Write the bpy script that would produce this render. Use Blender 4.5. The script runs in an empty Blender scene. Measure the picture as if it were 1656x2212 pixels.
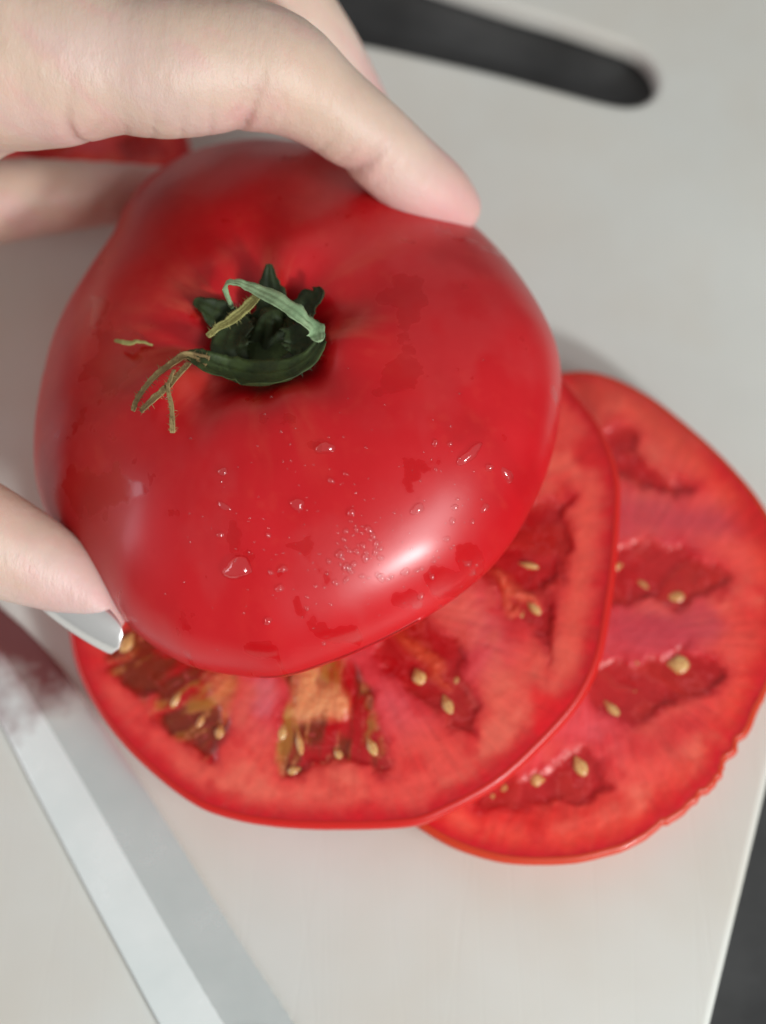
import bpy, bmesh, math, random
import numpy as np
from mathutils import Vector
from mathutils.bvhtree import BVHTree
try:
    import openvdb as vdb
except Exception:
    import pyopenvdb as vdb
random.seed(4); np.random.seed(4)
sc = bpy.context.scene
COL = sc.collection
S = 0.01                      # everything below is written in centimetres

# ------------------------------------------------------------------ camera
FP = 3100.0; CW, CH = 1656.0, 2212.0
TILT = math.radians(20)
CAMP = np.array([0.0, -28*math.sin(TILT), 28*math.cos(TILT)])
FWD = np.array([0, math.sin(TILT), -math.cos(TILT)])
UPV = np.array([0, math.cos(TILT), math.sin(TILT)])
RGT = np.array([1.0, 0, 0])
cd = bpy.data.cameras.new('camera'); cam = bpy.data.objects.new('camera', cd); COL.objects.link(cam)
cam.location = CAMP*S; cam.rotation_euler = (TILT, 0, 0)
cd.sensor_fit = 'VERTICAL'; cd.sensor_height = 36; cd.lens = 36*FP/CH
cd.clip_start = 0.005; cd.clip_end = 20
cd.dof.use_dof = True; cd.dof.focus_distance = 0.2265; cd.dof.aperture_fstop = 6.7
sc.camera = cam
sc.view_settings.view_transform = 'Standard'; sc.view_settings.look = 'None'
sc.view_settings.exposure = 0; sc.view_settings.gamma = 1
# ------------------------------------------------------------------ room light
w = bpy.data.worlds.new('World'); sc.world = w; w.use_nodes = True
bg = w.node_tree.nodes['Background']; bg.inputs[0].default_value = (0.97, 0.97, 0.95, 1); bg.inputs[1].default_value = 0.27

def lamp(name, loc, target, sx, sy, power, color, spread=math.pi):
    l = bpy.data.lights.new(name, 'AREA'); l.shape = 'RECTANGLE' if sy != sx else 'DISK'; l.size = sx; l.size_y = sy
    l.energy = power; l.color = color; l.spread = spread
    o = bpy.data.objects.new(name, l); COL.objects.link(o); o.location = loc
    o.rotation_euler = (Vector(target)-Vector(loc)).to_track_quat('-Z', 'Y').to_euler()
    return o
lamp('kitchen_lamp', (0.365, -0.49, 0.33), (0, 0, 0.02), 0.082, 0.082, 3.1, (0.95, 0.99, 1.0))
lamp('ceiling_lamp', (0.80, -0.62, 0.85), (0, 0, 0.02), 0.50, 0.36, 5.2, (0.98, 0.99, 1.0))
lamp('window_light', (-1.3, 0.12, 0.36), (0, 0, 0.03), 1.0, 0.55, 5.5, (0.95, 0.88, 0.98))

# ------------------------------------------------------------------ helpers
def ray(px, py):
    d = (px-CW/2)/FP*RGT + (CH/2-py)/FP*UPV + FWD
    return d
def at(px, py, z=0.0):
    d = ray(px, py); t = (z-CAMP[2])/d[2]; return CAMP+d*t
def onplane(px, py, O, n):
    d = ray(px, py); t = np.dot(O-CAMP, n)/np.dot(d, n); return CAMP+d*t
def unit(v):
    v = np.asarray(v, float); return v/np.linalg.norm(v)
def zA(p): return (86.4+p[0]*0.522, 1296.5+p[1]*0.522)
def zB(p): return (821+p[0]*0.508, 778+p[1]*0.508)

def tag(o, label=None, cat=None, group=None, kind=None):
    if label: o['label'] = label
    if cat: o['category'] = cat
    if group: o['group'] = group
    if kind: o['kind'] = kind
    return o
def empty(name, loc=(0, 0, 0)):
    o = bpy.data.objects.new(name, None); o.empty_display_size = 0.01; COL.objects.link(o)
    o.location = np.array(loc)*S; return o
def mesh(name, V, F, mat=None, parent=None, smooth=True, cols=None, attrs=None):
    me = bpy.data.meshes.new(name)
    V = np.asarray(V, float)*S
    if parent is not None: V = V-np.array(parent.location)
    me.from_pydata(V.tolist() if len(V) < 500 else V, [], F.tolist() if isinstance(F, np.ndarray) else F)
    me.update()
    if smooth: me.polygons.foreach_set('use_smooth', [True]*len(me.polygons))
    if cols is not None:
        a = me.color_attributes.new('Col', 'FLOAT_COLOR', 'POINT')
        c = np.ones((len(V), 4), np.float32); c[:, :3] = cols; a.data.foreach_set('color', c.ravel())
    if attrs:
        for k, v in attrs.items():
            a = me.attributes.new(k, 'FLOAT', 'POINT'); a.data.foreach_set('value', np.asarray(v, np.float32))
    o = bpy.data.objects.new(name, me); COL.objects.link(o)
    if mat: me.materials.append(mat)
    if parent: o.parent = parent
    return o
def srgb(r, g, b, k=1.0):
    f = lambda c: ((c/255/12.92) if c/255 <= .04045 else ((c/255+.055)/1.055)**2.4)*k
    return (f(r), f(g), f(b))
def mat(name, **kw):
    m = bpy.data.materials.new(name); m.use_nodes = True
    p = m.node_tree.nodes['Principled BSDF']
    for k, v in kw.items():
        if k == 'color': p.inputs['Base Color'].default_value = (*v, 1)
        else: p.inputs[k].default_value = v
    return m, m.node_tree, p
def node(nt, t, **kw):
    n = nt.nodes.new(t)
    for k, v in kw.items():
        if k in n.inputs.keys() if hasattr(n.inputs, 'keys') else False: n.inputs[k].default_value = v
        else: setattr(n, k, v)
    return n
def noise_tex(nt, scale, detail=4, rough=.5, vec=None, dist=0):
    n = nt.nodes.new('ShaderNodeTexNoise'); n.inputs['Scale'].default_value = scale
    n.inputs['Detail'].default_value = detail; n.inputs['Roughness'].default_value = rough; n.inputs['Distortion'].default_value = dist
    if vec: nt.links.new(vec, n.inputs['Vector'])
    return n
def ramp(nt, src, stops):
    r = nt.nodes.new('ShaderNodeValToRGB'); nt.links.new(src, r.inputs[0])
    e = r.color_ramp.elements
    while len(e) < len(stops): e.new(0.5)
    for i, (p, c) in enumerate(stops):
        e[i].position = p; e[i].color = (*c, 1) if not isinstance(c, (int, float)) else (c, c, c, 1)
    return r
def objcoord(nt):
    return nt.nodes.new('ShaderNodeTexCoord').outputs['Object']
def mapping(nt, vec, scale=(1, 1, 1), rot=(0, 0, 0)):
    m = nt.nodes.new('ShaderNodeMapping'); m.inputs['Scale'].default_value = scale; m.inputs['Rotation'].default_value = rot
    nt.links.new(vec, m.inputs['Vector']); return m.outputs[0]
def bump(nt, p, src, strength, dist, prev=None):
    b = nt.nodes.new('ShaderNodeBump'); b.inputs['Strength'].default_value = strength; b.inputs['Distance'].default_value = dist
    nt.links.new(src, b.inputs['Height'])
    if prev: nt.links.new(prev, b.inputs['Normal'])
    nt.links.new(b.outputs[0], p.inputs['Normal']); return b.outputs[0]
def mixc(nt, fac, a, b):
    m = nt.nodes.new('ShaderNodeMix'); m.data_type = 'RGBA'
    for s, i in ((fac, 0), (a, 6), (b, 7)):
        if isinstance(s, (int, float)): m.inputs[i].default_value = s
        elif isinstance(s, tuple): m.inputs[i].default_value = (*s, 1)
        else: nt.links.new(s, m.inputs[i])
    return m.outputs[2]

# numpy noise
def _h(i, j, seed):
    n = (i*374761393 + j*668265263 + seed*982451653) & 0xffffffff
    n = ((n ^ (n >> 13))*1274126177) & 0xffffffff
    return ((n ^ (n >> 16)) & 0xffff)/65535.0
def vnoise(x, y, seed=0):
    xi = np.floor(x).astype(np.int64); yi = np.floor(y).astype(np.int64)
    fx = x-xi; fy = y-yi; fx = fx*fx*(3-2*fx); fy = fy*fy*(3-2*fy)
    a = _h(xi, yi, seed); b = _h(xi+1, yi, seed); c = _h(xi, yi+1, seed); d = _h(xi+1, yi+1, seed)
    return (a*(1-fx)+b*fx)*(1-fy)+(c*(1-fx)+d*fx)*fy
def fbm(x, y, seed=0, oct=4):
    s = 0; a = 0.5; t = 0
    for k in range(oct):
        s = s+a*vnoise(x*2**k, y*2**k, seed+k*17); t += a; a *= .5
    return s/t
def sstep(a, b, x):
    t = np.clip((x-a)/(b-a), 0, 1); return t*t*(3-2*t)
def catmull(P, n=8, closed=True):
    P = np.asarray(P, float); out = []; N = len(P)
    rng = range(N) if closed else range(N-1)
    for i in rng:
        if closed: p0, p1, p2, p3 = P[i-1], P[i], P[(i+1) % N], P[(i+2) % N]
        else: p0, p1, p2, p3 = P[max(i-1, 0)], P[i], P[i+1], P[min(i+2, N-1)]
        for k in range(n):
            t = k/n
            out.append(.5*((2*p1)+(-p0+p2)*t+(2*p0-5*p1+4*p2-p3)*t*t+(-p0+3*p1-3*p2+p3)*t**3))
    if not closed: out.append(P[-1])
    return np.array(out)
def polysd(X, Y, poly):
    """signed distance, negative inside"""
    d = np.full(X.shape, 1e9); ins = np.zeros(X.shape, bool); N = len(poly)
    for i in range(N):
        ax, ay = poly[i]; bx, by = poly[(i+1) % N]
        ex, ey = bx-ax, by-ay; L = ex*ex+ey*ey+1e-12
        t = np.clip(((X-ax)*ex+(Y-ay)*ey)/L, 0, 1)
        d = np.minimum(d, (X-ax-t*ex)**2+(Y-ay-t*ey)**2)
        if ay != by:
            c = ((ay > Y) != (by > Y)) & (X < ex*(Y-ay)/(by-ay)+ax)
            ins ^= c
    d = np.sqrt(d); return np.where(ins, -d, d)
def rphi(pts2, nphi, sm=0):
    """closed 2D outline about the origin -> radius sampled at nphi angles"""
    c = catmull(pts2, 10); a = np.arctan2(c[:, 1], c[:, 0]); r = np.hypot(c[:, 0], c[:, 1])
    o = np.argsort(a); a = a[o]; r = r[o]
    ph = np.linspace(-math.pi, math.pi, nphi, endpoint=False)
    R = np.interp(ph, a, r, period=2*math.pi)
    for _ in range(sm): R = .25*np.roll(R, 1)+.5*R+.25*np.roll(R, -1)
    return ph, R
def ring_faces(nr, nphi, close_center=None, off=0):
    i = np.arange(nr-1)[:, None]; j = np.arange(nphi)[None, :]; j2 = (j+1) % nphi
    f = np.stack([i*nphi+j, (i+1)*nphi+j, (i+1)*nphi+j2, i*nphi+j2], -1).reshape(-1, 4)+off
    return f
def tube(path, rad, mat_, name, parent, n=8, flat=1.0, caps=True, smooth=True, updir=None):
    P = np.asarray(path, float); m = len(P); V = []
    up0 = np.array(updir if updir is not None else [0, 0, 1.0])
    for i in range(m):
        t = unit(P[min(i+1, m-1)]-P[max(i-1, 0)]); s = unit(np.cross(t, up0)); u = np.cross(s, t)
        r = rad[i] if hasattr(rad, '__len__') else rad
        for k in range(n):
            a = 2*math.pi*k/n; V.append(P[i]+s*math.cos(a)*r+u*math.sin(a)*r*flat)
    F = [(i*n+k, i*n+(k+1) % n, (i+1)*n+(k+1) % n, (i+1)*n+k) for i in range(m-1) for k in range(n)]
    if caps: F += [tuple(range(n))[::-1], tuple((m-1)*n+k for k in range(n))]
    return mesh(name, V, F, mat_, parent, smooth)

# ------------------------------------------------------------------ materials
# board plastic
M_board, nt, p = mat('board_plastic', Roughness=.42)
tc = objcoord(nt)
n1 = noise_tex(nt, 14, 5, .55, tc); n2 = noise_tex(nt, 900, 2, .5, mapping(nt, tc, (1, .12, 1), (0, 0, .9)))
base = ramp(nt, n1.outputs[0], [(.3, srgb(214, 215, 208)), (.7, srgb(225, 226, 219))])
nt.links.new(base.outputs[0], p.inputs['Base Color'])
wv = nt.nodes.new('ShaderNodeTexWave'); wv.inputs['Scale'].default_value = 620; wv.inputs['Distortion'].default_value = 1.5; wv.inputs['Detail'].default_value = 1
nt.links.new(mapping(nt, tc, (1, 1, 1), (0, 0, .35)), wv.inputs['Vector'])
b1 = bump(nt, p, wv.outputs[0], .07, .0001)
b2 = bump(nt, p, n2.outputs[0], .05, .0001, b1)
_sc = None
for _rot, _s in ((.5, 60), (-.9, 48), (1.9, 70)):
    _v = nt.nodes.new('ShaderNodeTexVoronoi'); _v.feature = 'DISTANCE_TO_EDGE'; _v.inputs['Scale'].default_value = _s
    nt.links.new(mapping(nt, tc, (1, .05, 1), (0, 0, _rot)), _v.inputs['Vector']); _rr = ramp(nt, _v.outputs[0], [(0, 0.0), (.012, 1.0)])
    b2 = bump(nt, p, _rr.outputs[0], .16, .00012, b2)
n5 = noise_tex(nt, 9, 4, .6, tc); r5 = ramp(nt, n5.outputs[0], [(.45, 0.0), (.70, .4)])
nt.links.new(mixc(nt, r5.outputs[0], base.outputs[0], srgb(206, 186, 160)), p.inputs['Base Color'])
p.inputs['Subsurface Weight'].default_value = .15; p.inputs['Subsurface Radius'].default_value = (.004, .004, .0035); p.inputs['Subsurface Scale'].default_value = 1
# counter
M_counter, nt, p = mat('dark_counter', Roughness=.38)
tc = objcoord(nt); n1 = noise_tex(nt, 45, 6, .6, tc)
r = ramp(nt, n1.outputs[0], [(.3, srgb(46, 46, 46)), (.75, srgb(72, 72, 72))]); nt.links.new(r.outputs[0], p.inputs['Base Color'])
# tomato skin (cap)
M_skin, nt, p = mat('tomato_skin')
tc = objcoord(nt)
n1 = noise_tex(nt, 30, 3, .5, tc)
at_wet = nt.nodes.new('ShaderNodeAttribute'); at_wet.attribute_name = 'wet'
at_c = nt.nodes.new('ShaderNodeAttribute'); at_c.attribute_name = 'Col'
nt.links.new(at_c.outputs['Color'], p.inputs['Base Color'])
rr = nt.nodes.new('ShaderNodeMapRange'); nt.links.new(at_wet.outputs['Fac'], rr.inputs[0]); rr.inputs[3].default_value = .38; rr.inputs[4].default_value = .10
nt.links.new(rr.outputs[0], p.inputs['Roughness'])
p.inputs['Coat Weight'].default_value = .30; p.inputs['Coat Roughness'].default_value = .24
p.inputs['Subsurface Weight'].default_value = .25; p.inputs['Subsurface Radius'].default_value = (.004, .0008, .0006); p.inputs['Subsurface Scale'].default_value = 1
p.inputs['Specular IOR Level'].default_value = .42
nb = noise_tex(nt, 260, 3, .5, tc); nb2 = noise_tex(nt, 45, 2, .5, tc)
b1 = bump(nt, p, nb.outputs[0], .12, .0002)
b1 = bump(nt, p, nb2.outputs[0], .10, .001, b1)
# flesh
def flesh_mat(name):
    m, nt, p = mat(name)
    a = nt.nodes.new('ShaderNodeAttribute'); a.attribute_name = 'Col'
    g = nt.nodes.new('ShaderNodeAttribute'); g.attribute_name = 'wet'
    tc = objcoord(nt); n = noise_tex(nt, 420, 4, .6, tc)
    mul = nt.nodes.new('ShaderNodeMapRange'); nt.links.new(n.outputs[0], mul.inputs[0]); mul.inputs[1].default_value = .25; mul.inputs[2].default_value = .75; mul.inputs[3].default_value = .93; mul.inputs[4].default_value = 1.06
    vm = nt.nodes.new('ShaderNodeVectorMath'); vm.operation = 'SCALE'; nt.links.new(a.outputs['Color'], vm.inputs[0]); nt.links.new(mul.outputs[0], vm.inputs['Scale'])
    nt.links.new(vm.outputs[0], p.inputs['Base Color'])
    rr = nt.nodes.new('ShaderNodeMapRange'); nt.links.new(g.outputs['Fac'], rr.inputs[0]); rr.inputs[3].default_value = .42; rr.inputs[4].default_value = .36
    nt.links.new(rr.outputs[0], p.inputs['Roughness'])
    p.inputs['Subsurface Weight'].default_value = .35; p.inputs['Subsurface Radius'].default_value = (.004, .0012, .001); p.inputs['Subsurface Scale'].default_value = 1
    p.inputs['Coat Weight'].default_value = .12; p.inputs['Coat Roughness'].default_value = .2
    bump(nt, p, n.outputs[0], .2, .0003)
    return m
M_flesh = flesh_mat('tomato_flesh')
M_rim, nt, p = mat('slice_skin', color=srgb(206, 26, 18), Roughness=.4)
p.inputs['Subsurface Weight'].default_value = .3; p.inputs['Subsurface Radius'].default_value = (.004, .001, .001); p.inputs['Subsurface Scale'].default_value = 1
p.inputs['Coat Weight'].default_value = .15
M_rim2 = M_rim.copy(); M_rim2.name = 'slice_skin_orange'; M_rim2.node_tree.nodes['Principled BSDF'].inputs['Base Color'].default_value = (*srgb(206, 58, 22), 1)
M_seed, nt, p = mat('tomato_seed', Roughness=.3)
n1 = noise_tex(nt, 500, 3, .6, objcoord(nt)); r = ramp(nt, n1.outputs[0], [(.3, srgb(196, 104, 60)), (.6, srgb(232, 196, 126))]); nt.links.new(r.outputs[0], p.inputs['Base Color'])
p.inputs['Coat Weight'].default_value = .6; p.inputs['Coat Roughness'].default_value = .15
p.inputs['Subsurface Weight'].default_value = .3; p.inputs['Subsurface Radius'].default_value = (.002, .001, .0006); p.inputs['Subsurface Scale'].default_value = 1
M_water = bpy.data.materials.new('water'); M_water.use_nodes = True; nt = M_water.node_tree; nt.nodes.clear()
_o = nt.nodes.new('ShaderNodeOutputMaterial'); _m = nt.nodes.new('ShaderNodeMixShader'); _t = nt.nodes.new('ShaderNodeBsdfTransparent'); _g = nt.nodes.new('ShaderNodeBsdfGlossy')
_g.inputs['Roughness'].default_value = .13; _f = nt.nodes.new('ShaderNodeFresnel'); _f.inputs[0].default_value = 2.0
_l = nt.nodes.new('ShaderNodeLayerWeight'); _l.inputs[0].default_value = .45; _r = ramp(nt, _l.outputs['Facing'], [(.45, (1, 1, 1)), (.95, (.86, .72, .72))])
nt.links.new(_r.outputs[0], _t.inputs[0]); _b = nt.nodes.new('ShaderNodeNewGeometry'); _x = nt.nodes.new('ShaderNodeMath'); _x.operation = 'SUBTRACT'; _x.inputs[0].default_value = 1; nt.links.new(_b.outputs['Backfacing'], _x.inputs[1])
_y = nt.nodes.new('ShaderNodeMath'); _y.operation = 'MULTIPLY'; nt.links.new(_x.outputs[0], _y.inputs[0]); nt.links.new(_f.outputs[0], _y.inputs[1]); nt.links.new(_y.outputs[0], _m.inputs[0]); nt.links.new(_t.outputs[0], _m.inputs[1]); nt.links.new(_g.outputs[0], _m.inputs[2]); nt.links.new(_m.outputs[0], _o.inputs[0])
M_gel = M_water.copy(); M_gel.name = 'wet_gel'
for _n in M_gel.node_tree.nodes:
    if _n.type == 'FRESNEL': _n.inputs[0].default_value = 1.45
    if _n.type == 'BSDF_GLOSSY': _n.inputs['Roughness'].default_value = .2
    if _n.type == 'VALTORGB': _n.color_ramp.elements[0].color = (.97, .86, .82, 1); _n.color_ramp.elements[1].color = (.9, .6, .55, 1)
# human skin
M_hand, nt, p = mat('hand_skin', Roughness=.46)
a = nt.nodes.new('ShaderNodeAttribute'); a.attribute_name = 'Col'
tc = objcoord(nt); n1 = noise_tex(nt, 90, 5, .6, tc)
mr = nt.nodes.new('ShaderNodeMapRange'); nt.links.new(n1.outputs[0], mr.inputs[0]); mr.inputs[1].default_value = .3; mr.inputs[2].default_value = .7; mr.inputs[3].default_value = .93; mr.inputs[4].default_value = 1.04
vm = nt.nodes.new('ShaderNodeVectorMath'); vm.operation = 'SCALE'; nt.links.new(a.outputs['Color'], vm.inputs[0]); nt.links.new(mr.outputs[0], vm.inputs['Scale'])
nt.links.new(vm.outputs[0], p.inputs['Base Color'])
p.inputs['Subsurface Weight'].default_value = .45; p.inputs['Subsurface Radius'].default_value = (.006, .0022, .0014); p.inputs['Subsurface Scale'].default_value = .8
v1 = nt.nodes.new('ShaderNodeTexVoronoi'); v1.feature = 'DISTANCE_TO_EDGE'; v1.inputs['Scale'].default_value = 1300
nt.links.new(mapping(nt, tc, (1.0, .55, 1), (0, 0, .5)), v1.inputs['Vector'])
r1 = ramp(nt, v1.outputs[0], [(0, 0.0), (.18, 1.0)])
n2 = noise_tex(nt, 260, 5, .65, mapping(nt, tc, (1.6, .5, 1), (0, 0, -.3)))
b1 = bump(nt, p, r1.outputs[0], .14, .0001)
b1 = bump(nt, p, n2.outputs[0], .5, .0006, b1)
M_nail, nt, p = mat('silver_polish', color=srgb(250, 249, 246), Roughness=.3, Metallic=.75)
n1 = noise_tex(nt, 1500, 2, .5, objcoord(nt)); bump(nt, p, n1.outputs[0], .3, .00006)
# steel
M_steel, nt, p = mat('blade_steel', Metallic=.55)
tc = objcoord(nt); n1 = noise_tex(nt, 60, 4, .6, tc); n2 = noise_tex(nt, 700, 2, .5, mapping(nt, tc, (1, .04, 1), (0, 0, -.55)))
r = ramp(nt, n1.outputs[0], [(.3, srgb(232, 241, 238)), (.7, srgb(244, 251, 248))]); nt.links.new(r.outputs[0], p.inputs['Base Color'])
rr = ramp(nt, n1.outputs[0], [(.35, .20), (.7, .30)]); nt.links.new(rr.outputs[0], p.inputs['Roughness'])
bump(nt, p, n2.outputs[0], .1, .0001)
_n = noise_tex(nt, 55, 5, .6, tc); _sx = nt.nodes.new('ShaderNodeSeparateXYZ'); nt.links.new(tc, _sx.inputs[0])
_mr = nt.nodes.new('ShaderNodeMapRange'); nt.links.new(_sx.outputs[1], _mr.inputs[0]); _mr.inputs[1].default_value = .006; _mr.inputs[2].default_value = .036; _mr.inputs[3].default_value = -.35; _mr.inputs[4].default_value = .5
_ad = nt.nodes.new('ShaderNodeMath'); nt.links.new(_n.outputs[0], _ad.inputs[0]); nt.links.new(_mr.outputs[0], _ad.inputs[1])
_refl = ramp(nt, _ad.outputs[0], [(.40, 0.0), (.68, .9)]); nt.links.new(mixc(nt, _refl.outputs[0], r.outputs[0], srgb(120, 26, 34)), p.inputs['Base Color'])  # tomato's red reflection painted into the base colour, noise-edged, towards the blade's far end
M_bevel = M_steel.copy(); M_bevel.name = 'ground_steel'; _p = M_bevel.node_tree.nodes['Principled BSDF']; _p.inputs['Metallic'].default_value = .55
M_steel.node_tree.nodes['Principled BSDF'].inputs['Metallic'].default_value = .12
M_handle, _, _ = mat('handle_plastic', color=(.02, .02, .02), Roughness=.4)
# stem
def stem_mat(name, c1, c2, rough=.65):
    m, nt, p = mat(name, Roughness=rough)
    n1 = noise_tex(nt, 300, 5, .6, mapping(nt, objcoord(nt), (1, 1, .4)))
    r = ramp(nt, n1.outputs[0], [(.3, c1), (.7, c2)]); nt.links.new(r.outputs[0], p.inputs['Base Color'])
    bump(nt, p, n1.outputs[0], .6, .0006); return m
M_green = stem_mat('stem_green', srgb(36, 50, 22), srgb(76, 94, 44))
M_dark = stem_mat('sepal_dark_green', srgb(28, 40, 18), srgb(52, 68, 30))
M_pale = stem_mat('sepal_pale_green', srgb(120, 150, 110), srgb(168, 192, 148))
M_dry = stem_mat('sepal_dry', srgb(124, 100, 64), srgb(172, 150, 100), .8)
M_straw = stem_mat('sepal_straw', srgb(150, 146, 84), srgb(186, 182, 116), .8)

# ------------------------------------------------------------------ setting: counter, board
mesh('counter', [(-60, -60, -.62), (60, -60, -.62), (60, 70, -.62), (-60, 70, -.62)], [(0, 1, 2, 3)], M_counter, None, False)['kind'] = 'structure'

def board():
    BT = .6; bev = .14
    cu = bpy.data.curves.new('cb', 'CURVE'); cu.dimensions = '2D'; cu.fill_mode = 'BOTH'
    a = at(1660, 1690); b = at(1536, 2212); d = unit(b-a); perp = np.array([d[1], -d[0], 0])  # along the right edge
    if perp[0] > 0: perp = -perp
    far = a-d*26; near = a+d*16
    outer = [near, far, far+perp*30, near+perp*30]
    def rounded(pts, r, n=8):
        out = []; N = len(pts)
        for i in range(N):
            p0, p1, p2 = pts[i-1], pts[i], pts[(i+1) % N]; u = unit(p0-p1); v = unit(p2-p1)
            for k in range(n+1):
                t = k/n; A = p1+u*r; B = p1+v*r; out.append((1-t)**2*A+2*t*(1-t)*p1+t*t*B)
        return out
    O = rounded(outer, 1.8)
    hp = [(1060, 0), (1200, 42), (1300, 76), (1368, 101), (1408, 136), (1421, 178), (1405, 212), (1366, 227), (1305, 220), (1200, 192), (1060, 155), (900, 118), (780, 92), (600, 60), (420, 20), (330, -60), (330, -180), (430, -240), (700, -122)]
    H = [at(x, y, 0) for x, y in catmull(hp, 5)]
    for pts in (O, H):
        sp = cu.splines.new('POLY'); sp.points.add(len(pts)-1)
        if pts is H:   # the bevel grows outward from the outline: pull the hole in
            c = sum(H)/len(H)
        for i, q in enumerate(pts): sp.points[i].co = (q[0]*S, q[1]*S, 0, 1)
        sp.use_cyclic_u = True
    cu.extrude = (BT/2-bev)*S; cu.bevel_depth = bev*S; cu.bevel_resolution = 6; cu.offset = -bev*S
    tmp = bpy.data.objects.new('t', cu); COL.objects.link(tmp)
    dg = bpy.context.evaluated_depsgraph_get(); me = bpy.data.meshes.new_from_object(tmp.evaluated_get(dg))
    bpy.data.objects.remove(tmp)
    me.transform(__import__('mathutils').Matrix.Translation((0, 0, -BT/2*S)))
    me.polygons.foreach_set('use_smooth', [False]*len(me.polygons))
    o = bpy.data.objects.new('cutting_board', me); COL.objects.link(o); me.materials.clear(); me.materials.append(M_board)
    try: me.set_sharp_from_angle(angle=math.radians(30)); me.polygons.foreach_set('use_smooth', [True]*len(me.polygons))
    except Exception as e: print(e)
    tag(o, 'white plastic cutting board with a long dark handle slot, lying under the sliced tomato', 'cutting board')
board()

# ------------------------------------------------------------------ tomato slices
def C(*a): return np.array(srgb(*a, 1.22))
DEEP = C(200, 14, 28); SALM = C(226, 80, 70); PINK = C(214, 82, 88); CRIM = C(184, 16, 28); OLIV = C(140, 84, 22); WARM = C(224, 58, 36); ORNG = C(222, 132, 66); THREAD = C(206, 110, 60)

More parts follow.
